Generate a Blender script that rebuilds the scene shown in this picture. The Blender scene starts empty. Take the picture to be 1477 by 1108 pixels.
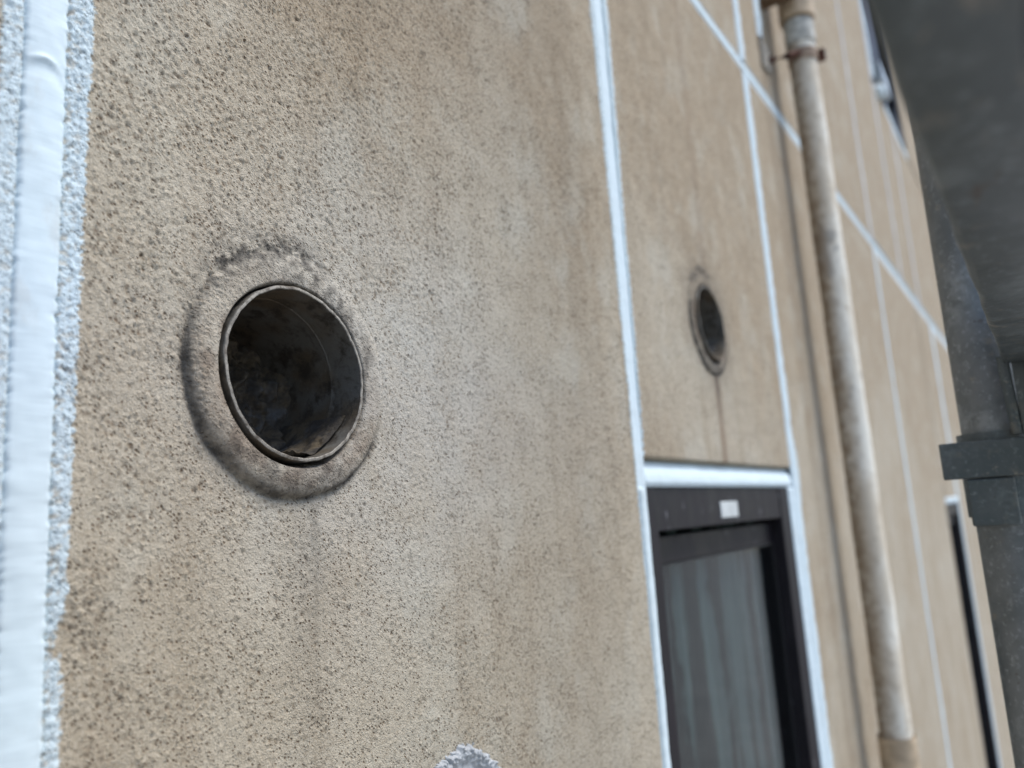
import bpy, math, random
import numpy as np
from mathutils import Matrix, Vector

random.seed(7)
scene = bpy.context.scene
R = math.radians

# ------------------------------------------------------------------ camera
# wall plane is y = 0, x runs along the wall, z is up, the street side is -y; camera height is z = 0
DIST = 0.353
S = (0.55987754, 0.10707554, 0.82162764)       # wall direction, up and outward normal in camera axes
U = (-0.06332786, -0.98318447, 0.17128301)
N = (0.82615176, -0.14792943, -0.54368204)
cam_d = bpy.data.cameras.new('camera')
cam = bpy.data.objects.new('camera', cam_d)
scene.collection.objects.link(cam)
cam.matrix_world = Matrix(((S[0], -S[1], -S[2], 0.0),
                           (-N[0], N[1], N[2], -DIST),
                           (U[0], -U[1], -U[2], 0.0),
                           (0, 0, 0, 1)))
cam_d.sensor_width = 36.0
cam_d.lens = 1140.81 / 1477 * 36.0
cam_d.clip_start = 0.01
cam_d.clip_end = 500
cam_d.dof.use_dof = True
cam_d.dof.focus_distance = 0.462
cam_d.dof.aperture_fstop = cam_d.lens / 5.5
scene.camera = cam

# ------------------------------------------------------------------ light
SUN_EL, SUN_AZ = 62, 148          # azimuth measured from +y (into the wall), clockwise seen from above
world = bpy.data.worlds.new('World')
scene.world = world
world.use_nodes = True
wn = world.node_tree
sky = wn.nodes.new('ShaderNodeTexSky')
sky.sky_type = 'NISHITA'
sky.sun_disc = False
sky.sun_elevation = R(SUN_EL)
sky.sun_rotation = R(SUN_AZ)
sky.air_density = 1.0
sky.dust_density = 1.2
sky.ozone_density = 1.0
bg = wn.nodes['Background']
bg.inputs['Strength'].default_value = 0.15
wn.links.new(sky.outputs['Color'], bg.inputs['Color'])
sun_d = bpy.data.lights.new('sun', 'SUN')
sun_d.energy = 2.4
sun_d.angle = R(22)
sun_d.color = (1.0, 0.97, 0.92)
sun = bpy.data.objects.new('sun', sun_d)
scene.collection.objects.link(sun)
to_sun = Vector((math.sin(R(SUN_AZ)) * math.cos(R(SUN_EL)), math.cos(R(SUN_AZ)) * math.cos(R(SUN_EL)), math.sin(R(SUN_EL))))
sun.rotation_euler = to_sun.to_track_quat('Z', 'Y').to_euler()
scene.view_settings.view_transform = 'Standard'
scene.view_settings.look = 'None'
scene.view_settings.gamma = 1
scene.view_settings.use_curve_mapping = False
scene.view_settings.exposure = 0.54
scene.cycles.use_denoising = True

# ------------------------------------------------------------------ noise in numpy
def _hash(ix, iy, seed):
    h = (ix.astype(np.int64) * 374761393 + iy.astype(np.int64) * 668265263 + seed * 2147483647) & 0xFFFFFFFF
    h = ((h ^ (h >> 13)) * 1274126177) & 0xFFFFFFFF
    h = ((h ^ (h >> 16)) * 2246822519) & 0xFFFFFFFF
    return (h ^ (h >> 15)) & 0xFFFFFFFF

def gnoise(x, y, seed=0):
    """gradient noise, about -1..1, feature size 1"""
    x0 = np.floor(x); y0 = np.floor(y)
    fx = x - x0; fy = y - y0
    u = fx * fx * fx * (fx * (fx * 6 - 15) + 10); v = fy * fy * fy * (fy * (fy * 6 - 15) + 10)
    def g(ox, oy):
        a = _hash(x0 + ox, y0 + oy, seed) * (2 * math.pi / 4294967296.0)
        return np.cos(a) * (fx - ox) + np.sin(a) * (fy - oy)
    a = g(0, 0) * (1 - u) + g(1, 0) * u
    b = g(0, 1) * (1 - u) + g(1, 1) * u
    return (a * (1 - v) + b * v) * 1.5

def fbm(x, y, seed=0, octv=3):
    t = 0; a = 1.0; s = 0
    for i in range(octv):
        t = t + a * gnoise(x * 2 ** i, y * 2 ** i, seed + 17 * i); s += a; a *= .5
    return t / s

def cells(x, y, seed=0):
    """distance to the nearest jittered cell point and that cell's random number"""
    x0 = np.floor(x); y0 = np.floor(y)
    best = np.full(x.shape, 9.0); rid = np.zeros(x.shape)
    for ox in (-1, 0, 1):
        for oy in (-1, 0, 1):
            h = _hash(x0 + ox, y0 + oy, seed)
            px = x0 + ox + (h & 0xFFFF) / 65536.0
            py = y0 + oy + (h >> 16) / 65536.0
            d = np.hypot(x - px, y - py)
            r = (_hash(x0 + ox, y0 + oy, seed + 99)) / 4294967296.0
            m = d < best
            best = np.where(m, d, best); rid = np.where(m, r, rid)
    return best, rid

def sst(a, b, x):
    t = np.clip((x - a) / (b - a), 0, 1)
    return t * t * (3 - 2 * t)

# ------------------------------------------------------------------ stucco relief (metres, outward)
HOLES = [(0.3065, 0.0925), (1.030, 0.2487)]
R_PIPE, R_COL = 0.0525, 0.0715

def stucco(x, z, res=0.0008):
    """height and speck mask of the sprayed stone-like coat at wall points"""
    a = (x + z) * 0.7071; b = (x - z) * 0.7071            # sprayed grain lies along the b diagonal
    big = fbm(x / .16, z / .20, 3, 3)
    mid = fbm(x / .022, z / .022, 5, 2)
    bias = 0.55 * sst(.0, .35, z) * (1 - sst(.30, .62, x)) + .10 - .30 * np.exp(-((x - .44) ** 2 + (z - .06) ** 2) / .012)
    rough = sst(-.25, .55, .55 * big + .75 * mid + bias)
    h = .0011 * fbm(x / .05, z / .05, 31, 2)
    spk = np.zeros_like(x)
    if res < .006:
        h = h + .00020 * gnoise(a / .0042, b / .0070, 21) * (.3 + .7 * rough)
    if res < .0025:
        g2 = gnoise(a / .0021, b / .0030, 22)
        g3 = gnoise(x / .0014, z / .0014, 23)
        h = h + rough ** 2 * (.00030 * g2 + .00022 * g3) + .00013 * g3 + .00006 * g2
        d, rid = cells(a / .0050, b / .0068, 41)
        pit = np.exp(-(d / .19) ** 2) * (rid < .10 + .30 * rough)
        d2, rid2 = cells(a / .0032, b / .0043, 43)
        pit2 = np.exp(-(d2 / .24) ** 2) * (rid2 < .06 + .26 * rough)
        d3, rid3 = cells(x / .0046 + 3, z / .0046, 47)
        grain = np.exp(-(d3 / .16) ** 2) * (rid3 < .14 + .26 * rough)
        h = h - .00060 * pit - .00045 * pit2 + .0010 * grain
        spk = np.clip(.95 * pit * (.5 + .5 * rid / .4) + .75 * pit2 * (.35 + rough * .65) + .22 * rough * sst(.1, .7, g2), 0, 1)
    return h, spk, rough

def collar_h(x, z, k):
    cx, cz = HOLES[k]
    dx, dz = x - cx, z - cz
    r = np.hypot(dx, dz); ang = np.arctan2(dz, dx)
    low = .5 - .5 * np.sin(ang + .45)                    # 1 at the lower left, 0 at the upper right
    amp = (.0020 + .0048 * low) * (1 + .12 * gnoise(ang * 3, r * 0 + 5.5, 61 + k))
    rr = r + .0012 * gnoise(ang * 4, r * 0 + 2.2, 63)
    t = np.clip((R_COL - rr) / .013, 0, 1)
    prof = np.sqrt(np.clip(1 - (1 - t) ** 2, 0, 1))
    prof = prof * (1 - .25 * np.clip((.0600 - r) / .008, 0, 1))
    h = amp * prof * (1.0 if k == 0 else .45)
    h = h - (.0012 + .0068 * low) * sst(.0560 - .002 * (1 - low), .0530, r)   # open gap against the pipe
    h = h - .0012 * low * np.exp(-((rr - R_COL - .0008) / .0016) ** 2)
    return h

# joint lines: gap edges in x, and how far the white sealant is smeared over the stucco on either side
def smear_mask(x, z):
    n1 = .0010 * fbm(z / .02, x * 0, 71, 3); n2 = .0025 * fbm(z / .05, x * 0 + 4, 72, 3)
    rag = .0016 * gnoise(x / .0035, z / .0022, 73) + .0012 * gnoise(x / .0014, z / .0014, 74)
    m = np.zeros_like(x)
    # near joint, right side
    e = .1800 + .004 * np.clip(z / .26, -.6, 1) + n1 - .0065 * np.exp(-((z + .037) / .009) ** 2) * (.7 + .6 * gnoise(x / .003, z / .003, 75))
    m = np.maximum(m, (x > .165) * sst(.0006, -.0006, x - e + rag))
    m = np.maximum(m, (x < .160) * sst(.0006, -.0006, (.1438 - .004 * np.clip((z - .1) / .15, -1, 0)) - x + rag + n1))
    rag = rag * 1.9
    # second joint
    t = np.clip(z / .58, -.2, 1.2)
    m = np.maximum(m, (x < .767) * (x > .70) * sst(.0006, -.0006, (.7545 - .0100 * t) - x + rag + n1))
    m = np.maximum(m, (x > .767) * (x < .85) * sst(.0006, -.0006, x - (.7790 + .0110 * t) + rag + n1) * sst(.050, .060, z))
    # third joint
    w = .010 * np.exp(-((z - .058) / .05) ** 2)
    m = np.maximum(m, (x < 1.367) * (x > 1.30) * sst(.0006, -.0006, 1.3540 - w * .2 - x + rag + n2 * .5))
    m = np.maximum(m, (x > 1.367) * (x < 1.46) * sst(.0006, -.0006, x - 1.3900 - w * 1.3 + rag + n2))
    # horizontal joint, both sides
    m = np.maximum(m, (x > .785) * sst(.0006, -.0006, np.abs(z - .793) - .0105 + rag + n1))
    for jx, hw in ((4.105, .045),):
        m = np.maximum(m, sst(.002, -.002, np.abs(x - jx) - hw + n2) * (z < .8))
    pn = gnoise(x / .0042, z / .0032, 76) + .7 * gnoise(x / .0017, z / .0015, 77)
    inner = np.exp(-np.abs(x - .1712) / .0065) * (x < .2) + .5 * np.exp(-np.abs(x - .1536) / .01) * (x < .17) + .25
    m = m * (1 - .75 * sst(.35, .85, pn + .35 * inner) * np.clip(inner, 0, 1) * (x < .2))
    return np.clip(m, 0, 1)

def grime_shade_mask(x, z):
    """black grime and brown rust stains, each with its own shape"""
    g = np.zeros_like(x); b = np.zeros_like(x)
    for k, (cx, cz) in enumerate(HOLES):
        dx, dz = x - cx, z - cz
        r = np.hypot(dx, dz); ang = np.arctan2(dz, dx)
        near = r < .13
        n = fbm(x / .008, z / .008, 81 + k, 3); n2 = fbm(x / .020, z / .020, 83 + k, 3)
        arc = sst(-2.95, -2.4, ang) * sst(-.05, -.7, ang) + .9 * sst(2.55, 2.9, ang) + 1.0 * (ang < -2.6)
        arc = np.clip(arc, 0, 1)
        edge = np.exp(-((r - .0712 - .0016 * n2) / .0030) ** 2) * arc * (.85 + .8 * n2)
        top = np.exp(-((r - .073) / .0095) ** 2) * sst(.9, 1.6, ang) * sst(2.9, 2.2, ang) * sst(-.5, .3, n) * 1.1
        tr = np.exp(-((r - .060) / .006) ** 2) * sst(-.3, .2, ang) * sst(1.9, 1.3, ang) * sst(-.3, .4, n) * .70
        lip = np.exp(-np.clip(r - .0535, 0, 1) / .0022) * (.5 + .5 * sst(-.3, .3, n)) * .75
        inner = np.exp(-((r - .062) / .006) ** 2) * arc * sst(-.35, .45, n + n2 * .5) * .40
        under = sst(.0716, .066, r) * sst(-.75, -1.3, ang) * sst(-2.75, -2.2, ang) * (.38 + .3 * n)  # darker across the bottom of the collar
        q = np.where(near, edge * .95 + top + tr + lip + inner * .7 + under, 0)
        g = np.maximum(g, q * (1.0 if k == 0 else 1.2))
        b = np.maximum(b, np.where(near, sst(.0720, .062, r) * np.clip(arc + .35, 0, 1) * sst(-.5, .4, n2 + .3 * n) * .70, 0))
        if k == 1:
            ringl = np.exp(-((r - .0665) / .0055) ** 2) * (.45 + .5 * arc) + .75 * sst(.064, .054, r) * (1 - .9 * np.exp(-((ang + 1.45) / .5) ** 2))
            g = np.maximum(g, np.where(near, ringl, 0))
            halo = np.exp(-np.clip(r - .07, 0, 1) / .022) * .42 * (1 + .5 * n)
            g = np.maximum(g, halo)
        # drip below the hole
        wob = .0025 * fbm(z / .05, x * 0, 88 + k, 3)
        if k == 0:
            drip = np.exp(-((dx - .0125 - wob) / .0035) ** 2) * sst(-.068, -.08, dz) * sst(-.26, -.09, dz) * .55
            wide = np.exp(-((dx - .006 - wob) / .016) ** 2) * sst(-.068, -.10, dz) * sst(-.38, -.08, dz) * .36 * (.6 + .8 * n)
            g = np.maximum(g, np.maximum(drip * (.7 + .5 * n), wide))
        else:
            drip = np.exp(-((dx - .006 - wob * .7) / .011) ** 2) * sst(-.066, -.074, dz)
            g = np.maximum(g, drip * .7 * sst(-.14, -.075, dz))
            b = np.maximum(b, drip * .9)
            b = np.maximum(b, np.exp(-((dx - .005) / .012) ** 2) * sst(.06, .075, dz) * .30)
    band = np.exp(-((x - 1.515 - .006 * fbm(z / .3, x * 0, 95, 2)) / .022) ** 2) * (.75 + .3 * fbm(z / .12, x / .02, 96, 2))  # soft vertical band, the downpipe's shadow painted on the stucco
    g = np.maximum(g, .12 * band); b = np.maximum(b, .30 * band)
    return np.clip(g, 0, 1), np.clip(b, 0, 1)

# ------------------------------------------------------------------ mesh helpers
def link(o, parent=None):
    scene.collection.objects.link(o)
    if parent is not None:
        o.parent = parent
        o.matrix_parent_inverse = parent.matrix_world.inverted() if not parent.parent else parent_world_inv(parent)
    return o

def parent_world_inv(p):
    m = Matrix.Identity(4)
    while p is not None:
        m = Matrix.Translation(p.location) @ m if p.matrix_parent_inverse == Matrix.Identity(4) else (p.matrix_parent_inverse @ Matrix.Translation(p.location)) @ m
        p = p.parent
    return m.inverted()

def mesh_np(name, co, quads, mat, parent=None, smooth=True, attrs=None):
    me = bpy.data.meshes.new(name)
    co = np.asarray(co, np.float32); quads = np.asarray(quads, np.int32)
    k = quads.shape[1]
    me.vertices.add(len(co)); me.vertices.foreach_set('co', co.ravel())
    me.loops.add(quads.size); me.loops.foreach_set('vertex_index', quads.ravel())
    me.polygons.add(len(quads)); me.polygons.foreach_set('loop_start', np.arange(0, quads.size, k, dtype=np.int32))
    me.polygons.foreach_set('use_smooth', np.full(len(quads), smooth, dtype=bool))
    me.update(calc_edges=True)
    for an, v in (attrs or {}).items():
        a = me.attributes.new(an, 'FLOAT', 'POINT')
        a.data.foreach_set('value', np.asarray(v, np.float32).ravel())
    me.materials.append(mat)
    return link(bpy.data.objects.new(name, me), parent)

class MB:
    """collects boxes, tubes and lathes into one mesh"""
    def __init__(s): s.v = []; s.f = []
    def box(s, a, b, bev=0.0):
        (x0, y0, z0), (x1, y1, z1) = a, b
        n = len(s.v)
        if not bev:
            s.v += [(x, y, z) for x in (x0, x1) for y in (y0, y1) for z in (z0, z1)]
            for q in ((0, 1, 3, 2), (4, 6, 7, 5), (0, 4, 5, 1), (2, 3, 7, 6), (0, 2, 6, 4), (1, 5, 7, 3)):
                s.f.append(tuple(n + i for i in q))
            return s
        import bmesh
        bm = bmesh.new()
        vs = [bm.verts.new((x, y, z)) for x in (x0, x1) for y in (y0, y1) for z in (z0, z1)]
        for q in ((0, 1, 3, 2), (4, 6, 7, 5), (0, 4, 5, 1), (2, 3, 7, 6), (0, 2, 6, 4), (1, 5, 7, 3)):
            bm.faces.new([vs[i] for i in q])
        bmesh.ops.bevel(bm, geom=bm.edges[:], offset=bev, segments=2, affect='EDGES', profile=.5)
        bmesh.ops.recalc_face_normals(bm, faces=bm.faces[:])
        bm.verts.index_update()
        s.v += [tuple(v.co) for v in bm.verts]
        s.f += [tuple(n + v.index for v in f.verts) for f in bm.faces]
        bm.free()
        return s
    def lathe(s, o, axis, prof, seg=32, wob=None):
        """prof: list of (radius, distance along axis)"""
        ax = Vector(axis).normalized(); u = ax.orthogonal().normalized(); w = ax.cross(u)
        n = len(s.v); o = Vector(o)
        for i, (r, t) in enumerate(prof):
            for j in range(seg):
                a = 2 * math.pi * j / seg
                rr, tt = (r, t) if wob is None else wob(r, t, a, i)
                p = o + ax * tt + (u * math.cos(a) + w * math.sin(a)) * rr
                s.v.append(tuple(p))
        for i in range(len(prof) - 1):
            for j in range(seg):
                k = (j + 1) % seg
                s.f.append((n + i * seg + j, n + i * seg + k, n + (i + 1) * seg + k, n + (i + 1) * seg + j))
        return s
    def tube(s, pts, r, seg=12):
        pts = [Vector(p) for p in pts]; n = len(s.v)
        for i, p in enumerate(pts):
            d = (pts[min(i + 1, len(pts) - 1)] - pts[max(i - 1, 0)]).normalized()
            u = d.orthogonal().normalized(); w = d.cross(u)
            for j in range(seg):
                a = 2 * math.pi * j / seg
                s.v.append(tuple(p + (u * math.cos(a) + w * math.sin(a)) * r))
        for i in range(len(pts) - 1):
            for j in range(seg):
                k = (j + 1) % seg
                s.f.append((n + i * seg + j, n + i * seg + k, n + (i + 1) * seg + k, n + (i + 1) * seg + j))
        s.f.append(tuple(n + j for j in range(seg))[::-1])
        s.f.append(tuple(n + (len(pts) - 1) * seg + j for j in range(seg)))
        return s
    def build(s, name, mat, parent=None, smooth=False):
        me = bpy.data.meshes.new(name)
        me.from_pydata(s.v, [], s.f)
        me.materials.append(mat)
        if smooth:
            me.polygons.foreach_set('use_smooth', [True] * len(me.polygons))
            try: me.set_sharp_from_angle(angle=R(40))
            except Exception: pass
        me.update()
        return link(bpy.data.objects.new(name, me), parent)

def tag(o, label=None, cat=None, group=None, kind=None):
    for k, v in (('label', label), ('category', cat), ('group', group), ('kind', kind)):
        if v: o[k] = v
    return o

def empty(name, loc, label, cat, group=None, kind=None):
    o = bpy.data.objects.new(name, None)
    scene.collection.objects.link(o)
    o.location = loc
    o.empty_display_size = .05
    bpy.context.view_layer.update()
    return tag(o, label, cat, group, kind)

# ------------------------------------------------------------------ materials
class NT:
    def __init__(s, name):
        s.m = bpy.data.materials.new(name); s.m.use_nodes = True
        s.t = s.m.node_tree; s.b = s.t.nodes['Principled BSDF']
        s.pos = s.n('ShaderNodeNewGeometry').outputs['Position']
    def n(s, t, **kw):
        nd = s.t.nodes.new(t)
        for k, v in kw.items(): setattr(nd, k, v)
        return nd
    def l(s, a, b): s.t.links.new(a, b)
    def put(s, sock, v):
        if hasattr(v, 'is_output'): s.l(v, sock)
        else: sock.default_value = v
    def noise(s, scale, detail=3, rough=.55, stretch=None, off=(0, 0, 0)):
        mp = s.n('ShaderNodeMapping')
        s.l(s.pos, mp.inputs['Vector'])
        mp.inputs['Location'].default_value = off
        mp.inputs['Scale'].default_value = stretch or (1, 1, 1)
        nz = s.n('ShaderNodeTexNoise')
        nz.inputs['Scale'].default_value = scale; nz.inputs['Detail'].default_value = detail; nz.inputs['Roughness'].default_value = rough
        s.l(mp.outputs[0], nz.inputs['Vector'])
        return nz.outputs['Fac']
    def ramp(s, f, a, b, lo=0.0, hi=1.0):
        r = s.n('ShaderNodeMapRange'); r.interpolation_type = 'SMOOTHSTEP'
        s.put(r.inputs['Value'], f)
        r.inputs['From Min'].default_value = a; r.inputs['From Max'].default_value = b
        r.inputs['To Min'].default_value = lo; r.inputs['To Max'].default_value = hi
        return r.outputs[0]
    def mix(s, f, a, b, mode='MIX'):
        x = s.n('ShaderNodeMix', data_type='RGBA', blend_type=mode)
        s.put(x.inputs[0], f)
        for i, v in ((6, a), (7, b)):
            if hasattr(v, 'is_output'): s.l(v, x.inputs[i])
            else: x.inputs[i].default_value = (*v, 1) if len(v) == 3 else v
        return x.outputs[2]
    def math(s, op, a, b=0.0):
        x = s.n('ShaderNodeMath', operation=op); s.put(x.inputs[0], a); s.put(x.inputs[1], b)
        return x.outputs[0]
    def attr(s, name):
        return s.n('ShaderNodeAttribute', attribute_name=name).outputs['Fac']
    def bump(s, h, dist, strength=1.0, normal=None):
        b = s.n('ShaderNodeBump'); b.inputs['Distance'].default_value = dist; b.inputs['Strength'].default_value = strength
        s.l(h, b.inputs['Height'])
        if normal is not None: s.l(normal, b.inputs['Normal'])
        return b.outputs[0]
    def out(s, col, rough=.6, normal=None, metal=0.0, spec=.5):
        s.put(s.b.inputs['Base Color'], col if hasattr(col, 'is_output') else (*col, 1))
        s.put(s.b.inputs['Roughness'], rough); s.put(s.b.inputs['Metallic'], metal)
        s.b.inputs['Specular IOR Level'].default_value = spec
        if normal is not None: s.l(normal, s.b.inputs['Normal'])
        return s.m

WHITE = (.65, .755, .80)

def mat_stucco():
    m = NT('stucco')
    big = m.noise(4.2, 4, .6, (1, 1, .55), (3.1, 0, 1.7))
    mid = m.noise(26, 4, .65, (1, 1, .8))
    strk = m.noise(15, 4, .6, (1.6, 1, .10), (7, 0, 2))
    fine = m.noise(950, 2, .75)
    fine2 = m.noise(230, 2, .6)
    light = (.572, .508, .396); tan = (.430, .336, .226); brown = (.262, .188, .110)
    # patchy weathering, browner tone high up and farther along the wall, greyer where the wall has been washed
    sep = m.n('ShaderNodeSeparateXYZ'); m.l(m.pos, sep.inputs[0])
    high = m.ramp(sep.outputs['Z'], .12, .50, 0, .70)
    f = m.math('ADD', m.ramp(big, .38, .66, 0, .75), high)
    f = m.math('ADD', f, m.ramp(sep.outputs['X'], .74, 1.1, 0, .28))
    f = m.math('MULTIPLY', f, m.ramp(mid, .3, .7, .75, 1.1))
    f.node.use_clamp = True
    col = m.mix(f, light, tan)
    col = m.mix(m.ramp(strk, .48, .70, 0, .30), col, brown)
    sand = m.ramp(fine, .38, .68, 0, 1)
    col = m.mix(m.math('MULTIPLY', m.ramp(fine2, .47, .68, 0, .24), 1.0), col, brown)
    col = m.mix(.27, col, m.mix(sand, (.22, .17, .12), (.72, .66, .56)))
    pale = m.ramp(m.noise(13, 4, .65, (1, 1, .7), (9, 0, 4)), .48, .70, 0, .45)
    col = m.mix(pale, col, (.590, .562, .475))
    # the stretch round and right of the near hole has been washed paler by the vent's exhaust
    vd = m.n('ShaderNodeVectorMath', operation='DISTANCE'); m.l(m.pos, vd.inputs[0]); vd.inputs[1].default_value = (.385, 0, .085)
    washed = m.math('MULTIPLY', m.ramp(vd.outputs['Value'], .06, .21, .60, 0), m.ramp(mid, .3, .62, .45, 1.0))
    col = m.mix(washed, col, (.585, .560, .500))
    cmb = m.n('ShaderNodeCombineXYZ')
    m.l(m.math('MULTIPLY', m.math('ADD', sep.outputs['X'], sep.outputs['Z']), .92), cmb.inputs[0])
    m.l(m.math('MULTIPLY', m.math('SUBTRACT', sep.outputs['X'], sep.outputs['Z']), .64), cmb.inputs[1])
    vor = m.n('ShaderNodeTexVoronoi', voronoi_dimensions='2D'); vor.inputs['Scale'].default_value = 430
    wp = m.n('ShaderNodeVectorMath', operation='ADD'); m.l(cmb.outputs[0], wp.inputs[0])
    wn_ = m.n('ShaderNodeTexNoise'); wn_.inputs['Scale'].default_value = 700; m.l(m.pos, wn_.inputs['Vector'])
    ws = m.n('ShaderNodeVectorMath', operation='SCALE'); m.l(wn_.outputs['Color'], ws.inputs[0]); ws.inputs['Scale'].default_value = .0016
    m.l(ws.outputs[0], wp.inputs[1]); m.l(wp.outputs[0], vor.inputs['Vector'])
    sc = m.n('ShaderNodeSeparateColor'); m.l(vor.outputs['Color'], sc.inputs[0])
    keep = m.ramp(m.math('ADD', sc.outputs[0], m.ramp(m.noise(45, 3, .6, None, (2, 0, 8)), .35, .65, -.22, .22)), .70, .80)
    dots = m.math('MULTIPLY', m.ramp(vor.outputs['Distance'], .36, .14), keep)
    col = m.mix(m.math('MULTIPLY', dots, m.math('MULTIPLY', m.ramp(sc.outputs[1], 0, 1, .35, .95), m.math('SUBTRACT', 1.0, m.attr('calm')))), col, (.140, .086, .046))
    v2 = m.n('ShaderNodeTexVoronoi', voronoi_dimensions='2D'); v2.inputs['Scale'].default_value = 520
    m.l(wp.outputs[0], v2.inputs['Vector'])
    sc2 = m.n('ShaderNodeSeparateColor'); m.l(v2.outputs['Color'], sc2.inputs[0])
    crumb = m.math('MULTIPLY', m.ramp(v2.outputs['Distance'], .38, .14), m.ramp(sc2.outputs[2], .70, .78))
    col = m.mix(m.math('MULTIPLY', crumb, .40), col, (.72, .66, .54))
    spk = m.attr('speck')
    pits = m.mix(m.ramp(mid, .4, .6), (.150, .092, .048), (.115, .085, .060))
    col = m.mix(m.math('MULTIPLY', spk, .86), col, pits)
    g = m.math('MULTIPLY', m.attr('grime_shade'), m.ramp(fine2, .25, .7, .75, 1.1)); g.node.use_clamp = True
    col = m.mix(m.math('MULTIPLY', m.attr('rust_shade'), .75), col, (.215, .135, .085))
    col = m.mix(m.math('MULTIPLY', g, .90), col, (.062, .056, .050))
    col = m.mix(m.attr('smear'), col, WHITE)
    h = m.math('SUBTRACT', m.math('ADD', m.math('MULTIPLY', fine, 1.0), m.math('MULTIPLY', fine2, 1.0)), m.math('SUBTRACT', m.math('MULTIPLY', dots, .9), m.math('MULTIPLY', crumb, .9)))
    nrm = m.bump(h, .0011, 1.0)
    return m.out(col, .9, nrm, spec=.25)

def mat_sealant():
    m = NT('sealant')
    dst = m.noise(34, 5, .7, (1, 1, .5), (5, 1, 3))
    n1 = m.noise(9, 3, .5, (1, 1, 2.5)); n2 = m.noise(60, 3, .6, (1, 1, 1.5))
    col = m.mix(m.ramp(n1, .35, .7, 0, .12), WHITE, (.62, .66, .69))
    col = m.mix(m.ramp(dst, .54, .72, 0, .35), col, (.50, .50, .47))
    nrm = m.bump(m.noise(45, 3, .5, (.3, .3, 2.0)), .0012, .5)
    return m.out(col, m.ramp(n2, .3, .7, .55, .75), nrm, spec=.25)

def mat_frame():
    m = NT('bronze_aluminium')
    n = m.noise(30, 4, .6, (1, 1, .4)); n2 = m.noise(300, 3, .6)
    col = m.mix(m.ramp(n, .4, .7), (.012, .010, .013), (.022, .018, .021))
    chip = m.math('MULTIPLY', m.ramp(m.noise(70, 3, .6, (1, 1, .35), (2, 0, 5)), .66, .73), m.ramp(n2, .4, .6))
    col = m.mix(m.math('MULTIPLY', chip, .6), col, (.35, .36, .38))
    return m.out(col, m.ramp(n, .3, .7, .45, .6), None, 0, .2)

def mat_simple(name, col, rough=.5, metal=0.0, var=.25, scale=40, bump=0.0, spec=.5):
    m = NT(name)
    n = m.noise(scale, 4, .6)
    c = m.mix(m.ramp(n, .35, .68), tuple(v * (1 - var) for v in col), tuple(min(1, v * (1 + var)) for v in col))
    nrm = m.bump(n, bump, .6) if bump else None
    return m.out(c, rough, nrm, metal, spec)

def mat_glass():
    m = NT('window_glass')
    t = m.t
    tr = m.n('ShaderNodeBsdfTransparent'); tr.inputs[0].default_value = (.87, .90, .89, 1)
    gl = m.n('ShaderNodeBsdfGlossy'); gl.inputs['Roughness'].default_value = .06
    fr = m.n('ShaderNodeFresnel'); m.l(m.ramp(m.n('ShaderNodeNewGeometry').outputs['Backfacing'], 0, 1, 1.38, 1 / 1.38), fr.inputs['IOR'])
    nrm = m.bump(m.noise(16, 2, .5, (1, 1, .12)), .0010, .35)
    m.l(nrm, gl.inputs['Normal'])
    mx = m.n('ShaderNodeMixShader')
    m.l(fr.outputs[0], mx.inputs[0]); m.l(tr.outputs[0], mx.inputs[1]); m.l(gl.outputs[0], mx.inputs[2])
    t.nodes.remove(m.b)
    m.l(mx.outputs[0], t.nodes['Material Output'].inputs['Surface'])
    return m.m

def mat_pipe_inside():
    m = NT('dirty_grey_plastic')
    n = m.noise(70, 5, .7); n2 = m.noise(420, 3, .7); n3 = m.noise(22, 3, .6)
    col = m.mix(m.ramp(n3, .40, .62), (.135, .128, .112), (.110, .084, .054))
    col = m.mix(m.ramp(n, .46, .66), col, (.050, .042, .033))
    col = m.mix(m.ramp(n2, .60, .72, 0, .5), col, (.20, .18, .15))
    return m.out(col, .65, m.bump(n2, .0006, .7), spec=.3)

def mat_rim():
    m = NT('worn_plastic_rim')
    n = m.noise(120, 4, .7); n2 = m.noise(600, 2, .7)
    col = m.mix(m.ramp(n, .42, .66), (.36, .33, .28), (.13, .11, .09))
    col = m.mix(m.ramp(n2, .5, .7, 0, .5), col, (.10, .085, .07))
    return m.out(col, .75, m.bump(n2, .0005, .6), spec=.3)

def mat_dirt():
    m = NT('duct_dirt')
    n = m.noise(55, 5, .7); n2 = m.noise(300, 4, .7)
    col = m.mix(m.ramp(n, .42, .62), (.060, .053, .045), (.150, .118, .078))
    col = m.mix(m.ramp(m.noise(38, 3, .6, None, (4, 1, 2)), .58, .68, 0, .8), col, (.135, .135, .135))
    return m.out(col, m.ramp(n, .4, .7, .85, .45), m.bump(n2, .0012, .8), spec=.4)

def mat_downpipe():
    m = NT('peeling_painted_pipe')
    sep = m.n('ShaderNodeSeparateXYZ'); m.l(m.pos, sep.inputs[0])
    n = m.noise(16, 4, .6, (1, 1, .35)); n2 = m.noise(55, 4, .65); n3 = m.noise(11, 3, .55, (1, 1, .6), (3, 2, 1))
    col = m.mix(m.ramp(n, .38, .60), (.84, .80, .70), (.66, .58, .46))
    col = m.mix(m.ramp(n2, .52, .72, 0, .5), col, (.32, .24, .16))
    col = m.mix(m.ramp(n3, .62, .64, 0, .75), col, (.40, .38, .34))
    # browner on the wall-facing side
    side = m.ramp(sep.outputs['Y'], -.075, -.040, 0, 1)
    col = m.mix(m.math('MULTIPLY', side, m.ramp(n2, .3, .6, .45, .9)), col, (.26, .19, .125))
    return m.out(col, .6, m.bump(n2, .001, .5), spec=.3)

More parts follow.
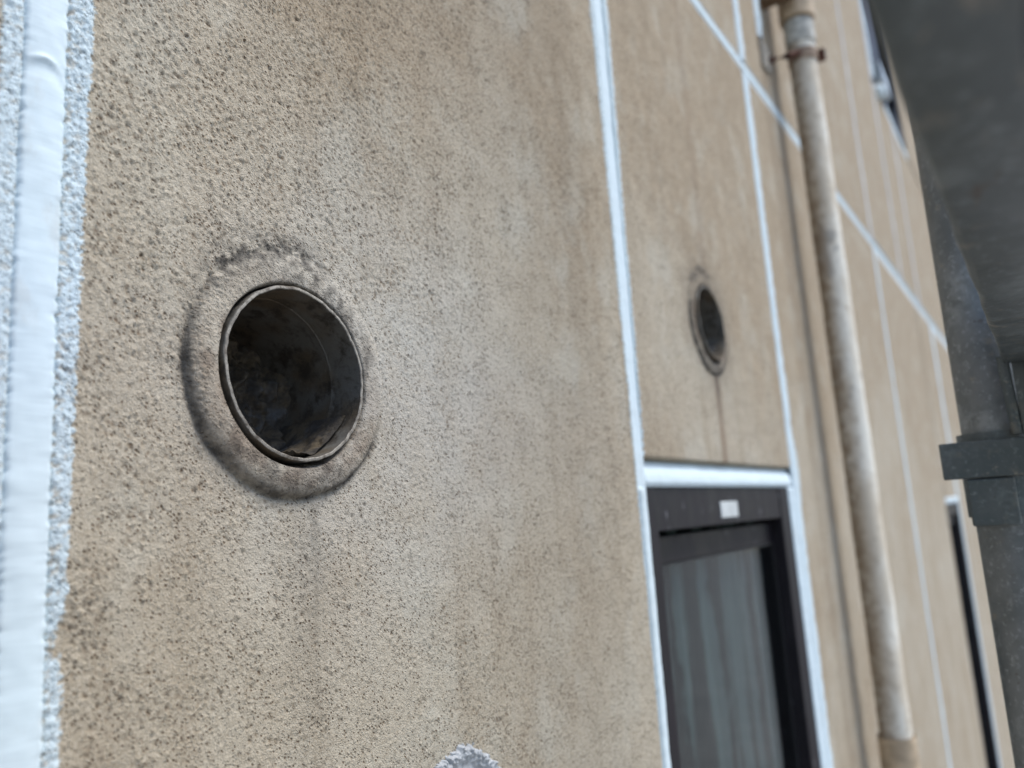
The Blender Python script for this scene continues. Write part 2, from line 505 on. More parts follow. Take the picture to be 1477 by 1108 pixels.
def mat_steel(name, a, b, rough=.55, metal=.35):
    m = NT(name)
    n = m.noise(28, 5, .65, (1, 1, 1)); n2 = m.noise(190, 4, .7); n3 = m.noise(60, 3, .6, (.25, 1, 1.4), (1, 5, 2))
    col = m.mix(m.ramp(n, .38, .64), a, b)
    col = m.mix(m.ramp(n2, .54, .70, 0, .6), col, tuple(v * 2.0 for v in b))
    col = m.mix(m.ramp(m.noise(18, 5, .7, None, (5, 5, 1)), .52, .66, 0, .6), col, tuple(v * 1.7 for v in b))
    col = m.mix(m.ramp(n3, .66, .72, 0, .55), col, (.085, .055, .035))
    col = m.mix(m.ramp(m.noise(47, 4, .6, None, (9, 3, 4)), .62, .68, 0, .6), col, (.30, .28, .24))
    col = m.mix(m.math('MULTIPLY', m.ramp(m.noise(70, 5, .7, None, (3, 8, 1)), .50, .64), m.ramp(m.noise(26, 2, .6, None, (1, 1, 7)), .52, .64, 0, .6)), col, (.19, .185, .165))
    return m.out(col, m.ramp(n, .3, .7, rough - .1, rough + .12), m.bump(n2, .0004, .5), metal, .5)

def mat_curtain():
    m = NT('curtain_cloth_reflections')
    mp = m.n('ShaderNodeVectorMath', operation='ADD'); m.l(m.pos, mp.inputs[0])
    wz = m.n('ShaderNodeTexNoise'); wz.inputs['Scale'].default_value = 30; wz.inputs['Detail'].default_value = 2; m.l(m.pos, wz.inputs['Vector'])
    ws = m.n('ShaderNodeVectorMath', operation='SCALE'); m.l(wz.outputs['Color'], ws.inputs[0]); ws.inputs['Scale'].default_value = .011
    m.l(ws.outputs[0], mp.inputs[1])
    raw, m.pos = m.pos, mp.outputs[0]
    s1 = m.noise(30, 1, .5, (1.5, 1, .05)); s2 = m.noise(5, 1, .5, (1.2, 1, .10), (2, 0, 6))
    m.pos = raw
    f = m.math('MULTIPLY', m.ramp(s1, .45, .51), m.ramp(s2, .40, .50))  # dark wavy streaks painted on the cloth as reflections in the glass
    return m.out(m.mix(f, (.080, .116, .121), (.006, .012, .013)), .9, None, spec=.1)

STUCCO = mat_stucco(); SEAL = mat_sealant(); FRAME = mat_frame(); GLASS = mat_glass()
PIPEIN = mat_pipe_inside(); RIM = mat_rim(); DIRT = mat_dirt(); DOWN = mat_downpipe()
STEEL = mat_steel('dull_scaffold_steel', (.140, .154, .160), (.210, .222, .226))
STEEL_D = mat_steel('dark_scaffold_steel', (.080, .098, .103), (.112, .130, .136), .5)
RUST = mat_simple('rusty_iron', (.085, .030, .016), .85, 0, .45, 120, .001)
CURT = mat_curtain()
VOID = mat_simple('dim_room_lining', (.06, .06, .06), .9)
RUBBER = mat_simple('black_rubber', (.015, .015, .016), .6)
STICK = mat_simple('sticker_paper', (.55, .58, .58), .5, 0, .08, 60)
PUTTY = mat_simple('grey_putty', (.43, .45, .47), .45, 0, .18, 90, .0008)
PATCHB = mat_simple('beige_coupling', (.52, .40, .27), .6, 0, .25, 25)
CONC = mat_simple('concrete', (.26, .25, .235), .9, 0, .2, 3)
SEAL_D = mat_simple('dull_old_sealant', (.58, .59, .59), .7, 0, .12, 12)
INNER = mat_simple('panel_core', (.30, .29, .27), .95, 0, .15, 40)

# ------------------------------------------------------------------ the wall
WALL_BASE, WALL_TOP = -3.2, 4.2
wall = empty('building_wall', (1.5, 0.06, WALL_BASE), 'beige sprayed stucco outside wall with white sealed joints between its panels', 'wall', kind='thing')

def panel(x0, x1, z0, z1, dx, dz, xs=None, zs=None, hole=None, depth=.030, res=None):
    if xs is None: xs = np.linspace(x0, x1, max(2, int((x1 - x0) / dx) + 1))
    if zs is None: zs = np.linspace(z0, z1, max(2, int((z1 - z0) / dz) + 1))
    X, Z = np.meshgrid(xs, zs)                  # rows = z
    h, spk, rough = stucco(X, Z, res if res else max(dx, dz))
    sm = smear_mask(X, Z)
    hs = stucco(X, Z, .004)[0] if (dx < .003) else h
    h = h * (1 - sm) + (h * .8 + hs * .2 + .0007 + (.0006 * gnoise(X / .0030, Z / .0026, 78) + .0003 * gnoise(X / .0013, Z / .0013, 79) if dx < .003 else 0)) * sm
    # rounded arris towards the joints
    e = np.minimum(np.minimum(X - x0, x1 - X), np.minimum(Z - z0, z1 - Z))
    h = h - .0016 * np.clip(1 - e / .0022, 0, 1) ** 2
    gr, ru = grime_shade_mask(X, Z)
    Y = -h
    # skirt back into the joints
    def pad(a, v=None):
        return np.pad(a, 1, mode='edge')
    Xp, Zp, Yp = pad(X), pad(Z), pad(Y)
    for sl in ((0, slice(None)), (-1, slice(None)), (slice(None), 0), (slice(None), -1)):
        Yp[sl] = depth
    sp, sm, gr, ru = pad(spk), pad(sm), pad(gr), pad(ru)
    nr, nc = Xp.shape
    idx = np.arange(nr * nc).reshape(nr, nc)
    q = np.stack([idx[:-1, :-1], idx[:-1, 1:], idx[1:, 1:], idx[1:, :-1]], -1).reshape(-1, 4)
    co = np.stack([Xp, Yp, Zp], -1).reshape(-1, 3)
    if hole is not None:
        cx, cz = HOLES[hole]
        c = co[q].mean(1)
        q = q[np.hypot(c[:, 0] - cx, c[:, 2] - cz) > .0765]
        used, inv = np.unique(q, return_inverse=True)
        q = inv.reshape(-1, 4); co = co[used]
        sp, sm, gr, ru = (a.ravel()[used] for a in (sp, sm, gr, ru))
    return mesh_np('wall_panel', co, q, STUCCO, wall, True, dict(speck=sp, smear=sm, grime_shade=gr, rust_shade=ru))

def collar(k, nr=46, na=760, label=None):
    cx, cz = HOLES[k]
    r = np.linspace(R_PIPE + .0002, .0795, nr); a = np.linspace(0, 2 * math.pi, na, endpoint=False)
    A, RR = np.meshgrid(a, r)
    X = cx + RR * np.cos(A); Z = cz + RR * np.sin(A)
    h, spk, rough = stucco(X, Z, .0008)
    h = h * (1 - .45 * sst(.070, .062, RR))
    h = h + collar_h(X, Z, k)
    h[-1] -= .0015
    h[0] -= .002
    gr, ru = grime_shade_mask(X, Z)
    spk = spk * (1 - .6 * sst(.072, .066, RR))
    co = np.stack([X, -h, Z], -1).reshape(-1, 3)
    idx = np.arange(nr * na).reshape(nr, na); nx = np.roll(idx, -1, 1)
    q = np.stack([idx[:-1], idx[1:], nx[1:], nx[:-1]], -1).reshape(-1, 4)[:, ::-1]
    o = mesh_np('mortar_collar', co, q, STUCCO, wall, True, dict(speck=spk, smear=spk * 0, grime_shade=gr, rust_shade=ru, calm=.85 * sst(.074, .067, RR)))
    if label: o['label'] = label
    return o

ZJ0, ZJ1 = .785, .801                           # horizontal joint
# near panel: fine columns and rows where the camera looks
xs = [.1712]
while xs[-1] < .757: xs.append(xs[-1] + .00062 + .0006 * (xs[-1] - .17) / .587)
xs[-1] = .757; xs = np.array(xs)
zs = np.concatenate([np.arange(-3.15, -.30, .02), np.arange(-.30, .64, .0009), np.arange(.642, ZJ0 - .001, .004), [ZJ0]])
o = panel(.1712, .757, -3.15, ZJ0, .001, .001, xs, zs, 0, res=.0009)
collar(0)
panel(-.60, .1536, -3.15, ZJ0, .0012, .0012,
      np.concatenate([np.arange(-.60, .10, .02), np.arange(.10, .1536, .0009), [.1536]]),
      np.concatenate([np.arange(-3.15, -.20, .03), np.arange(-.20, .36, .0011), np.arange(.365, ZJ0 - .004, .01), [ZJ0]]), res=.0009)
panel(.778, 1.357, .0585, ZJ0, .0018, .002, hole=1, res=.002)
collar(1, 40, 420)
panel(1.376, 2.640, -3.15, ZJ0, .0045, .006, zs=np.concatenate([np.arange(-3.15, -1, .03), np.arange(-1, ZJ0 - .004, .008), [ZJ0]]))
panel(2.662, 3.588, -3.15, ZJ0, .02, .02)
panel(3.60, 4.085, -.035, ZJ0, .02, .02)
panel(4.125, 9.0, -3.15, ZJ0, .03, .03)
panel(-.60, .757, ZJ1, 4.0, .02, .02)
panel(.778, 1.357, ZJ1, 4.0, .005, .01)
panel(1.376, 2.640, ZJ1, 4.0, .008, .015)
panel(2.662, 3.260, ZJ1, 4.0, .02, .03)
panel(3.280, 3.758, ZJ1, 1.66, .02, .03)
panel(3.782, 9.0, ZJ1, 1.66, .03, .03)
panel(4.30, 9.0, 1.672, 4.0, .05, .05)
panel(.778, 1.357, -3.15, -.92, .03, .03)
panel(3.60, 4.085, -3.15, -1.30, .03, .03)
# structural core behind the panels, with openings left for the windows
core = MB()
for a, b in (((-.6, .0305, -3.15), (.24, .30, 4.0)), ((.375, .0305, -3.15), (.765, .30, 4.0)), ((.24, .0305, .165), (.375, .30, 4.0)),
             ((.24, .0305, -3.15), (.375, .30, .02)),
             ((.765, .0305, .33), (1.37, .30, 4.0)), ((.765, .0305, .055), (.955, .30, .33)), ((1.105, .0305, .055), (1.37, .30, .33)),
             ((.955, .0305, .055), (1.105, .30, .17)),
             ((.765, .0305, -3.15), (1.37, .30, -.92)), ((1.37, .0305, -3.15), (3.59, .30, 1.66)),
             ((3.59, .0305, -.035), (4.10, .30, 1.66)), ((3.59, .0305, -3.15), (4.10, .30, -1.30)), ((4.10, .0305, -3.15), (9.0, .30, 1.66)),
             ((1.37, .0305, 1.66), (3.30, .30, 4.0)), ((4.25, .0305, 1.66), (9.0, .30, 4.0))):
    core.box(a, b)
core.build('wall_core', INNER, wall)

def joint_v(xa, xb, z0, z1, dz, proud=-.0005, crown=.0008, wave=.0006, seed=0, defect=None, name='sealant_joint', mat=None):
    """a vertical tooled bead of sealant; cross section slightly crowned, edges tucked into the gap"""
    n = 13
    t = np.linspace(0, 1, n); zs = np.arange(z0, z1 + dz * .5, dz)
    T, Z = np.meshgrid(t, zs)
    X = xa - .0012 + T * (xb - xa + .0024)
    X = X + (.0004 * fbm(Z / .03, T * 0, seed, 2) + (.0011 * gnoise(Z / .004, T * 2, seed + 5) + .0008 * gnoise(Z / .0016, T * 2, seed + 6)) * (dz < .0015)) * (T * 2 - 1)
    prof = crown * (1 - (2 * T - 1) ** 2)
    Y = -(proud + prof + wave * fbm(Z / .045, T * .7, seed + 1, 3) + .0002 * gnoise(T * 4, Z / .008, seed + 2))
    Y = Y + .0030 * (np.abs(2 * T - 1) > .95)
    if defect:
        zc, xc = defect
        dz_, dx_ = Z - zc, X - xc
        rr = dz_ + 28 * dx_ ** 2 * 2.5
        Y = Y - .0011 * np.exp(-(rr / .0011) ** 2) * np.exp(-(dx_ / .006) ** 4) + .0006 * sst(0, -.004, rr) * sst(-.012, -.004, rr)
    co = np.stack([X, Y, Z], -1).reshape(-1, 3)
    nr, nc = X.shape; idx = np.arange(nr * nc).reshape(nr, nc)
    q = np.stack([idx[:-1, :-1], idx[:-1, 1:], idx[1:, 1:], idx[1:, :-1]], -1).reshape(-1, 4)
    return mesh_np(name, co, q, mat or SEAL, wall, True)

def joint_h(x0, x1, za, zb, dx, proud=-.0005, seed=0):
    n = 9
    t = np.linspace(0, 1, n); xs = np.arange(x0, x1 + dx * .5, dx)
    X, T = np.meshgrid(xs, t)
    Z = za - .001 + T * (zb - za + .002)
    Y = -(proud + .0008 * (1 - (2 * T - 1) ** 2) + .0006 * fbm(X / .05, T, seed, 3)) + .003 * (np.abs(2 * T - 1) > .95)
    co = np.stack([X, Y, Z], -1).reshape(-1, 3)
    nr, nc = X.shape; idx = np.arange(nr * nc).reshape(nr, nc)
    q = np.stack([idx[:-1, :-1], idx[:-1, 1:], idx[1:, 1:], idx[1:, :-1]], -1).reshape(-1, 4)
    return mesh_np('sealant_joint', co, q, SEAL, wall, True)

j = joint_v(.1532, .1718, -3.1, .78, .0011, .0006, .0014, .0007, 101, (.2220, .1615))
j['label'] = 'broad white sealant joint at the left edge, smeared over the stucco'
j = joint_v(.757, .778, -3.1, .78, .003, -.0007, -.0004, .0008, 111)
joint_v(1.357, 1.376, -3.1, .78, .004, .0010, .0018, .0012, 121)
joint_v(2.640, 2.662, -3.1, .78, .01, .001, .002, .001, 141)
joint_v(4.085, 4.125, -3.1, .78, .02, .001, .002, .001, 151)
joint_v(3.586, 3.602, -3.1, .78, .02, -.012, 0, .001, 152)
joint_v(.757, .778, .805, 3.98, .02, 0, .001, .001, 161)
joint_v(1.357, 1.376, .805, 3.98, .01, .001, .002, .001, 162)
joint_v(2.640, 2.662, .805, 3.98, .02, .001, .002, .001, 164, mat=SEAL_D)
joint_v(3.258, 3.282, .805, 3.98, .02, .001, .002, .001, 165, mat=SEAL_D)
joint_v(3.756, 3.784, .805, 1.66, .02, .001, .002, .001, 166, mat=SEAL_D)
joint_h(-.6, 9.0, ZJ0, ZJ1, .008, .0006, 171)

# putty patch at the lower edge of the frame
def putty():
    cx, cz, r0 = .4400, -.1880, .0425
    g = np.arange(-.060, .060, .0006)
    A, B = np.meshgrid(g, g)
    X, Z = cx + A, cz + B
    hs = stucco(X, Z, .0008)[0]
    r = np.hypot(A * .95, B); ang = np.arctan2(B, A)
    edge = r0 * (1 + .10 * fbm(ang * 1.5, A * 0, 191, 3)) + .0030 * gnoise(X / .004, Z / .004, 192) + .0016 * gnoise(X / .0016, Z / .0016, 193)
    rag = .0016 * gnoise(X / .0026, Z / .0026, 194) + .0010 * gnoise(X / .0012, Z / .0012, 195)
    lip = np.exp(-((r - edge + .0040) / .0032) ** 2)
    h = hs * lip + .0034 + .0012 * lip + rag * .8 * np.clip(lip * 1.3, 0, 1) - .0016 * sst(edge - .006, edge - .013, r) + .0003 * fbm(X / .006, Z / .006, 196, 2)
    h = h - .0045 * sst(edge - .003, edge + .001, r)
    nr, nc = X.shape; idx = np.arange(nr * nc).reshape(nr, nc)
    q = np.stack([idx[:-1, :-1], idx[:-1, 1:], idx[1:, 1:], idx[1:, :-1]], -1).reshape(-1, 4)
    ok = (r < edge + .001)
    q = q[ok.ravel()[q].all(1)]
    used, inv = np.unique(q, return_inverse=True)
    co = np.stack([X, -h, Z], -1).reshape(-1, 3)[used]
    o = mesh_np('putty_patch', co, inv.reshape(-1, 4), PUTTY, wall, True)
    o['label'] = 'ragged grey white putty patch on the stucco below the large hole'
putty()
# white sealant dabbed high beside the downpipe
o = joint_v(1.507, 1.540, .930, 1.60, .004, .002, .003, .004, 201, name='sealant_smear')

# ------------------------------------------------------------------ windows (parts of the wall)
def window(x0, x1, z1, z0, label, detail=True, jl=.036):
    """bronze frame x0..x1, head at z1, sill at z0; fronts are almost flush with the stucco"""
    fy = .004
    w = bpy.data.objects.new('window', None)
    link(w, wall); w['label'] = label
    m = MB()
    jr, hd = .050, .048
    bv = .0012
    m.box((x0, fy, z0), (x0 + jl, fy + .075, z1), bv)
    m.box((x1 - jr, fy, z0), (x1, fy + .075, z1), bv)
    m.box((x0 + jl, fy + .0015, z1 - hd), (x1 - jr, fy + .075, z1 - .0005), bv)
    m.box((x0 + jl, fy - .012, z0), (x1 - jr, fy + .075, z0 + .045), bv)
    m.build('window_frame', FRAME, w)
    # sash, set back
    sy = fy + .018
    s = MB()
    ox0, ox1, oz1, oz0 = x0 + jl - .004, x1 - .028, z1 - hd - .007, z0 + .040
    s.box((ox0, sy, oz0), (ox0 + .044, sy + .030, oz1), bv)
    s.box((ox1 - .021, sy, oz0), (ox1, sy + .030, oz1), bv)
    s.box((ox0 + .044, sy + .001, oz1 - .031), (ox1 - .021, sy + .030, oz1), bv)
    s.box((ox0 + .044, sy + .001, oz0), (ox1 - .021, sy + .030, oz0 + .05), bv)
    sash = s.build('sash', FRAME, w)
    b = MB()
    b.box((ox0 + .044, sy + .0008, oz1 - .0335), (ox1 - .021, sy + .0033, oz1 - .0312))
    b.box((ox0 + .0442, sy + .0008, oz0 + .05), (ox0 + .0465, sy + .0033, oz1 - .0337))
    b.box((ox1 - .0233, sy + .0008, oz0 + .05), (ox1 - .0212, sy + .0033, oz1 - .0337))
    b.build('glazing_gasket', RUBBER, w)
    g = MB(); g.box((ox0 + .0441, sy + .0035, oz0 + .0501), (ox1 - .0211, sy + .0075, oz1 - .0311))
    g.build('glass_pane', GLASS, w)
    # curtain hanging close behind the glass
    n = 220
    xx = np.linspace(ox0 + .02, ox1 + .02, n); zz = np.linspace(oz0 + .02, oz1 + .01, 40)
    X, Z = np.meshgrid(xx, zz)
    ph = X + .006 * fbm(Z / .10, X / .2, 211, 2)
    Y = sy + .026 + .012 * fbm(ph / .050, Z / 1.6, 212, 3) + .003 * np.sin(ph / .011)
    idx = np.arange(X.size).reshape(X.shape)
    q = np.stack([idx[:-1, :-1], idx[:-1, 1:], idx[1:, 1:], idx[1:, :-1]], -1).reshape(-1, 4)
    mesh_np('curtain', np.stack([X, Y, Z], -1).reshape(-1, 3), q, CURT, w, True)
    v = MB()   # room side closing the opening
    v.box((x0 - .003, .31, z0 - .02), (x1 + .012, .32, z1 + .03))
    v.build('room_lining', VOID, w)
    if detail:
        k = MB(); k.box((1.012, fy + .0003, -.0125), (1.078, fy + .0022, .0085), .0008)
        k.build('paper_sticker', STICK, w)
    return w

w1 = window(.7725, 1.3345, .0275, -.90, 'dark bronze window with a grey curtain, directly under the panel with the small round hole')
# sealant round the near window: head, left and right
def strip(x0, x1, z0, z1, y, seed, name='window_sealant', crown=.0015, lip=.003, parent=None, ends=True):
    nx = max(9, int((x1 - x0) / .003)); nz = max(9, int((z1 - z0) / .003))
    X, Z = np.meshgrid(np.linspace(x0, x1, nx), np.linspace(z0, z1, nz))
    tx = (X - x0) / (x1 - x0); tz = (Z - z0) / (z1 - z0)
    t = tz if (x1 - x0) > (z1 - z0) else tx
    h = crown * (1 - (2 * t - 1) ** 2) + .0008 * fbm(X / .04, Z / .04, seed, 3) + .0003 * gnoise(X / .008, Z / .008, seed + 1)
    e = np.minimum(np.minimum(X - x0, x1 - X), np.minimum(Z - z0, z1 - Z))
    Y = y(t) - h + lip * (e < 1e-6)
    idx = np.arange(X.size).reshape(X.shape)
    q = np.stack([idx[:-1, :-1], idx[:-1, 1:], idx[1:, 1:], idx[1:, :-1]], -1).reshape(-1, 4)
    return mesh_np(name, np.stack([X, Y, Z], -1).reshape(-1, 3), q, SEAL, parent or wall, True)
strip(.7785, 1.3565, .0275, .0585, lambda t: .0012 + .011 * t ** 2.4, 221, crown=.0004)      # tucked in under the panel above
strip(1.3335, 1.3575, -.90, .0275, lambda t: .003 - .003 * t, 225)
strip(.7570, .7740, -.90, .0275, lambda t: -.0016 + .003 * t, 228)

w2 = window(3.602, 4.090, -.040, -1.30, 'far dark window, a narrow black slit beside the scaffold post', False)
strip(3.602, 4.13, -.040, -.012, lambda t: .0 * t, 231)
w3 = window(3.34, 4.24, 2.60, 1.69, 'high dark window with a pale corner bracket, up beside the overhead scaffold plank', False, .42)
sl = MB()
sl.box((3.41, -.030, 1.700), (3.62, .06, 1.790), .006)
sl.build('corner_bracket', mat_simple('pale_metal', (.40, .44, .46), .45, .2, .15, 10), w3)
strip(3.30, 3.345, 1.68, 2.62, lambda t: -.004 + 0 * t, 235)
strip(3.60, 4.24, 1.650, 1.688, lambda t: -.002 + 0 * t, 238)
kb = MB(); kb.lathe((3.385, -.012, 1.640), (0, -1, 0), [(.0, .022), (.018, .020), (.030, .008), (.032, -.02)], 20)
kb.build('sealant_blob', SEAL, wall, True)

# ------------------------------------------------------------------ vent pipes in the two holes
def vent(k, label, group):
    cx, cz = HOLES[k]
    root = empty('vent_pipe', (cx, 0, cz), label, 'pipe', group)
    ro, ri = R_PIPE - .0004, R_PIPE - .0026
    u_ = Vector((0, 1, 0)).orthogonal().normalized(); w_ = Vector((0, 1, 0)).cross(u_)
    seg = 220
    tab = {}
    def nz(a, fr, sd):
        key = (fr, sd)
        if key not in tab:
            g = np.linspace(0, 2 * math.pi, 721)
            tab[key] = gnoise(fr * np.cos(g) + 20 * sd, fr * np.sin(g) + 9.3, 400 + sd + 50 * k)
        return float(tab[key][int(a / (2 * math.pi) * 720) % 720])
    def wob(r, t, a, i):
        # the cut edge wavers and stands prouder at the lower left
        f = math.exp(-max(0, t) / .012) if t > -.02 else 1
        d_ = u_ * math.cos(a) + w_ * math.sin(a)
        low = .5 - .5 * math.sin(math.atan2(d_.z, d_.x) + .45)
        cut = .0009 * nz(a, 3, 1) + .0004 * nz(a, 9, 2) + .00022 * nz(a, 26, 3)
        rr = r * (1 + .006 * math.sin(2 * a + .6) + .002 * math.sin(5 * a))
        return rr + .0004 * nz(a, 7, 4) + .00012 * nz(a, 24, 5), t + (cut + .0016 - .0050 * low) * f
    # axis runs into the wall (+y)
    m = MB()
    m.lathe((cx, 0, cz), (0, 1, 0), [(ro, .06), (ro, .02), (ro, .004), (ro, -.0030), (ro - .0004, -.0034)], seg, wob)
    m.build('outer_tube', PIPEIN, root, True)
    m = MB()
    m.lathe((cx, 0, cz), (0, 1, 0), [(ro - .0004, -.0034), (ro - .0012, -.0037), (ri + .0004, -.0037), (ri, -.0032)], seg, wob)
    m.build('rim', RIM if k == 0 else PIPEIN, root, True)
    m = MB()
    m.lathe((cx, 0, cz), (0, 1, 0), [(ri, -.0030), (ri, .004), (ri, .012), (ri, .018), (ri, .0222), (ri - .0005, .0228), (ri - .0005, .0236), (ri + .0003, .0243), (ri + .0003, .032),
                                     (ri - .0005, .050), (ri - .001, .09), (ri - .001, .24)], 120, wob)
    m.build('tube_lining', PIPEIN, root, True)
    # mud and nest dirt lying in the pipe and stopping it
    n_a, n_r = 120, 50
    a = np.linspace(0, 2 * math.pi, n_a, endpoint=False); rr = np.linspace(0.001, ri - .0008, n_r)
    A, RR = np.meshgrid(a, rr)
    X = RR * np.cos(A); Z = RR * np.sin(A)
    Y = .080 + .018 * fbm(X / .03, Z / .03, 301 + k, 4) + .006 * gnoise(X / .006, Z / .006, 303 + k) + .45 * Z - .25 * X
    Y = np.clip(Y, .050, .22)
    idx = np.arange(n_r * n_a).reshape(n_r, n_a); nx = np.roll(idx, -1, 1)
    q = np.stack([idx[:-1], idx[1:], nx[1:], nx[:-1]], -1).reshape(-1, 4)
    tag(mesh_np('dirt_plug', np.stack([cx + X, Y, cz + Z], -1).reshape(-1, 3), q, DIRT, root, True), kind='stuff')
    # loose dirt along the bottom of the pipe
    na, ny = 90, 120
    a = np.linspace(-math.pi * .5 - 1.15, -math.pi * .5 + 1.15, na); y = np.linspace(.006, .17, ny)
    A, Y = np.meshgrid(a, y)
    th = .0050 * sst(-.45, .5, fbm(A * 2.2, Y / .022, 311 + k, 4)) + .0012 * gnoise(A * 14, Y / .0035, 313 + k) * sst(0, .3, fbm(A * 2.2, Y / .022, 311 + k, 4))
    th = th * (1 - ((A + math.pi / 2) / 1.15) ** 2) - .0008
    RR = ri - .0014 - th
    idx = np.arange(na * ny).reshape(ny, na)
    q = np.stack([idx[:-1, :-1], idx[:-1, 1:], idx[1:, 1:], idx[1:, :-1]], -1).reshape(-1, 4)
    tag(mesh_np('loose_dirt', np.stack([cx + RR * np.cos(A), Y, cz + RR * np.sin(A)], -1).reshape(-1, 3), q, DIRT, root, True), kind='stuff')
    t = MB()
    t.tube([(cx + .012 + .004 * i, .020 + .016 * i, cz - ri + .0040 + .0008 * i) for i in range(5)], .0016, 8)
    t.tube([(cx - .016 + .003 * i, .030 + .02 * i, cz - ri + .0068 + .001 * i) for i in range(5)], .0022, 8)
    t.build('twig', DIRT, root, True)
    return root

vent(0, 'large open grey vent pipe full of dirt in the near stucco panel', 'open vent pipes in the wall')
vent(1, 'open vent pipe with a brown drip below it, in the panel above the bronze window', 'open vent pipes in the wall')

# ------------------------------------------------------------------ downpipe
PX, PY = 1.635, -.055
dp = empty('downpipe', (PX, PY, WALL_BASE), 'weathered cream downpipe with peeling paint and a rusty clamp near its top', 'downpipe')
zs_ = np.linspace(-.425, .985, 60)
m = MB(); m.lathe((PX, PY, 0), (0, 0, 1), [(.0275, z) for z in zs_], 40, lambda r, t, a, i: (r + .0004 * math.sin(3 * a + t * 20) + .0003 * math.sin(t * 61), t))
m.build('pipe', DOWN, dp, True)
m = MB(); m.lathe((PX, PY, 0), (0, 0, 1), [(.0275, 1.002), (.0355, 1.004), (.0362, 1.008), (.0355, 1.05), (.0345, 1.10), (.0345, 3.9)], 40)
m.build('socket', PATCHB, dp, True)
m = MB(); m.lathe((PX, PY, 0), (0, 0, 1), [(.0276, .945), (.0305, .947), (.0305, .998), (.0276, 1.0)], 40)
m.build('joint_collar', mat_simple('dirty_white_filler', (.50, .49, .44), .7, 0, .3, 50), dp, True)
m = MB(); m.lathe((PX, PY, 0), (0, 0, 1), [(.0276, -.430), (.0315, -.428), (.0325, -.424), (.0325, -.440), (.0325, -.475), (.0320, -.49), (.0320, -3.1)], 40)
m.build('lower_coupling', PATCHB, dp, True)
# clamp: band, two ears and an arm to the wall
cl = MB(); cl.lathe((PX, PY, 0), (0, 0, 1), [(.0277, .905), (.0298, .905), (.0298, .930), (.0277, .930)], 40)
clamp = cl.build('clamp_band', mat_simple('rust_stained_band', (.30, .22, .16), .8, .1, .3, 60), dp, True)
m = MB()
m.box((PX + .006, PY - .043, .906), (PX + .011, PY - .026, .930), .001)
m.box((PX + .012, PY - .043, .906), (PX + .017, PY - .026, .930), .001)
m.build('clamp_ear', RUST, clamp)
m = MB()
m.tube([(PX - .028, PY, .918), (PX - .055, PY + .018, .905), (PX - .080, PY + .045, .895), (PX - .095, .004, .892)], .0075, 10)
m.build('clamp_arm', RUST, clamp, True)
m = MB(); m.box((PX - .125, -.006, .865), (PX - .075, .004, .925), .002)
m.build('wall_plate', mat_simple('stained_plate', (.34, .31, .26), .8, .1, .25, 60), clamp)
# second rusty bracket just under the upper frame edge
m = MB(); m.box((PX - .085, -.070, 1.030), (PX - .045, .003, 1.062), .003)
m.build('bracket', mat_simple('brown_bracket', (.16, .10, .055), .85, .1, .3, 60), dp)

# ------------------------------------------------------------------ scaffold
SX, SY = .750, -.3225
post = empty('scaffold_post', (SX, SY, WALL_BASE), 'grey steel scaffold post standing upright at the right edge', 'scaffold post')
m = MB(); m.lathe((SX, SY, 0), (0, 0, 1), [(.0243, -3.2), (.0243, -1), (.0243, 0), (.0243, 1), (.0243, 2.5)], 64)
m.build('post_tube', STEEL, post, True)
m = MB(); m.box((SX - .0255, SY - .0165, -.30), (SX - .0235, SY - .0135, -.029), .0006)
m.build('highlight_strip', mat_simple('painted_highlight', (.42, .40, .35), .6, .3, .2, 80), post)  # pale strip added to paint a highlight down the post

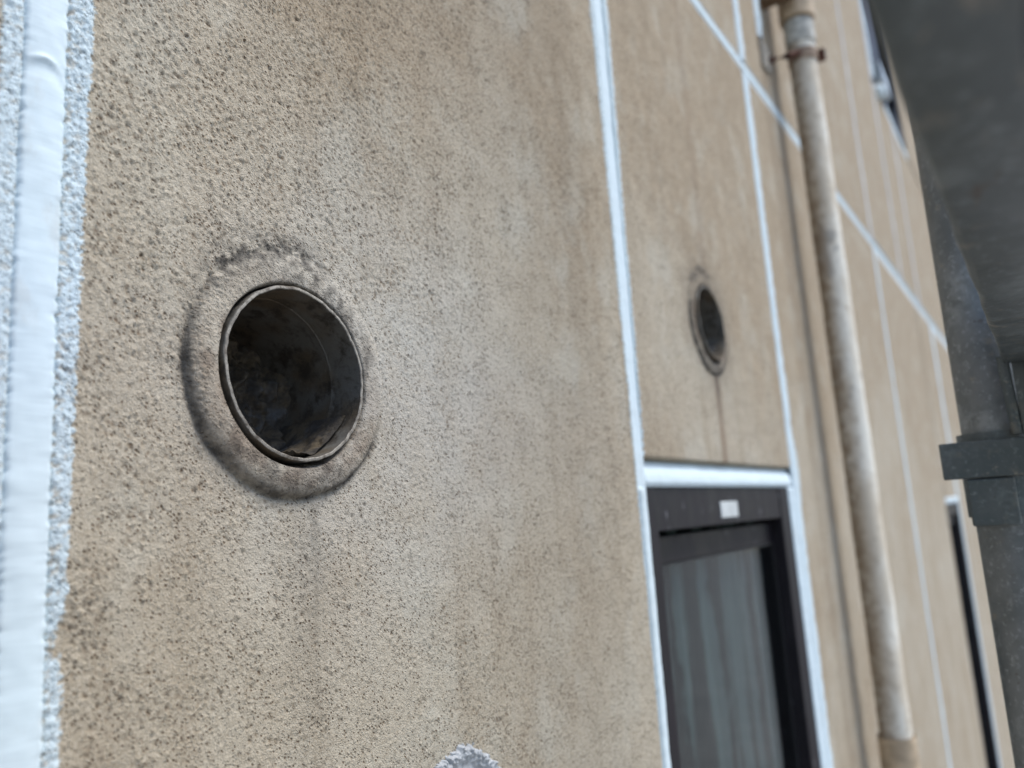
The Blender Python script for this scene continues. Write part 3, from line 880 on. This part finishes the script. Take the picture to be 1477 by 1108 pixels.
PLY, PLZ, PLX = -.3372, .0969, .716
pk = empty('scaffold_plank', (0, PLY - .12, PLZ), 'dark steel scaffold plank seen from below, running overhead along the wall', 'scaffold plank')
def rail(y0, sgn):
    """folded side rail: web, rounded corner, flat bottom lip with a returned edge"""
    prof = []
    for i in range(7):
        a = math.pi / 2 * i / 6
        prof.append((y0 - sgn * .003 * (1 - math.cos(a)), PLZ + .003 - .003 * math.sin(a)))
    prof = [(y0, PLZ + .044)] + prof + [(y0 - sgn * .0235, PLZ), (y0 - sgn * .0250, PLZ + .0008), (y0 - sgn * .0255, PLZ + .0022), (y0 - sgn * .0255, PLZ + .012)]
    xs_ = np.concatenate([np.linspace(-1.1, 0, 12), np.linspace(.02, PLX, 60)])
    co, q = [], []
    for xi, x in enumerate(xs_):
        for j, (py, pz) in enumerate(prof):
            dent = .0007 * math.sin(x * 37 + j * .2) + .0005 * math.sin(x * 91 + 1)
            co.append((x, py + dent * .6, pz + dent * (pz < PLZ + .01)))
    n = len(prof)
    for i in range(len(xs_) - 1):
        for j in range(n - 1):
            q.append((i * n + j, i * n + j + 1, (i + 1) * n + j + 1, (i + 1) * n + j))
    o = mesh_np('side_rail', co, q, STEEL_D, pk, True)
    sd = o.modifiers.new('thickness', 'SOLIDIFY'); sd.thickness = .0016; sd.offset = 0
    return o
rail(PLY, 1)
rail(PLY - .240, -1)
m = MB(); m.box((-1.1, PLY - .2385, PLZ + .0445), (PLX, PLY - .0015, PLZ + .0463))
m.build('deck_sheet', STEEL, pk)
m = MB(); m.box((PLX + .0004, PLY - .238, PLZ + .002), (PLX + .0028, PLY - .002, PLZ + .046), .0006)
m.build('end_plate', STEEL_D, pk)
m = MB()
m.tube([(PLX + .0065, PLY + .0008, PLZ + .006), (PLX + .0068, PLY + .0006, PLZ - .012), (PLX + .0066, PLY - .0002, PLZ - .035), (PLX + .0064, PLY - .0010, PLZ - .055)], .0042, 14)
m.box((PLX + .0035, PLY - .060, PLZ - .056), (PLX + .0085, PLY - .0045, PLZ + .010), .001)
m.build('end_hook', STEEL_D, pk, True)

cp = empty('scaffold_clamp', (.70, SY, 0), 'grimy dark steel clamp plate bolted across the scaffold post', 'clamp')
m = MB(); m.box((.7155, -.3760, .0105), (.7215, -.2835, .0392), .0012)
m.lathe((.7125, -.3760, .0260), (1, 0, 0), [(.0, 0), (.0185, 0), (.0200, .0015), (.0200, .0110), (.0, .0110)], 28)
pl = m.build('cross_plate', STEEL_D, cp)
m = MB(); m.box((.7160, -.3310, -.0265), (.7290, -.2985, .0098), .0016)
m.build('wedge_block', STEEL_D, cp)
m = MB(); m.lathe((SX, SY, 0), (0, 0, 1), [(.0245, -.020), (.0285, -.020), (.0285, .046), (.0245, .046)], 64)
m.build('clamp_collar', STEEL_D, cp, True)
m = MB()
m.lathe((.7145, -.3565, .0205), (-1, 0, 0), [(.0, .008), (.0075, .0075), (.0085, .006), (.0085, -.002)], 6)
m.build('clamp_bolt', STEEL, cp, True)

# ------------------------------------------------------------------ ground far below
m = MB(); m.box((-60, -60, -3.4), (60, 30, -3.2))
tag(m.build('ground', CONC), 'bare grey concrete ground below the wall', 'ground', kind='structure')
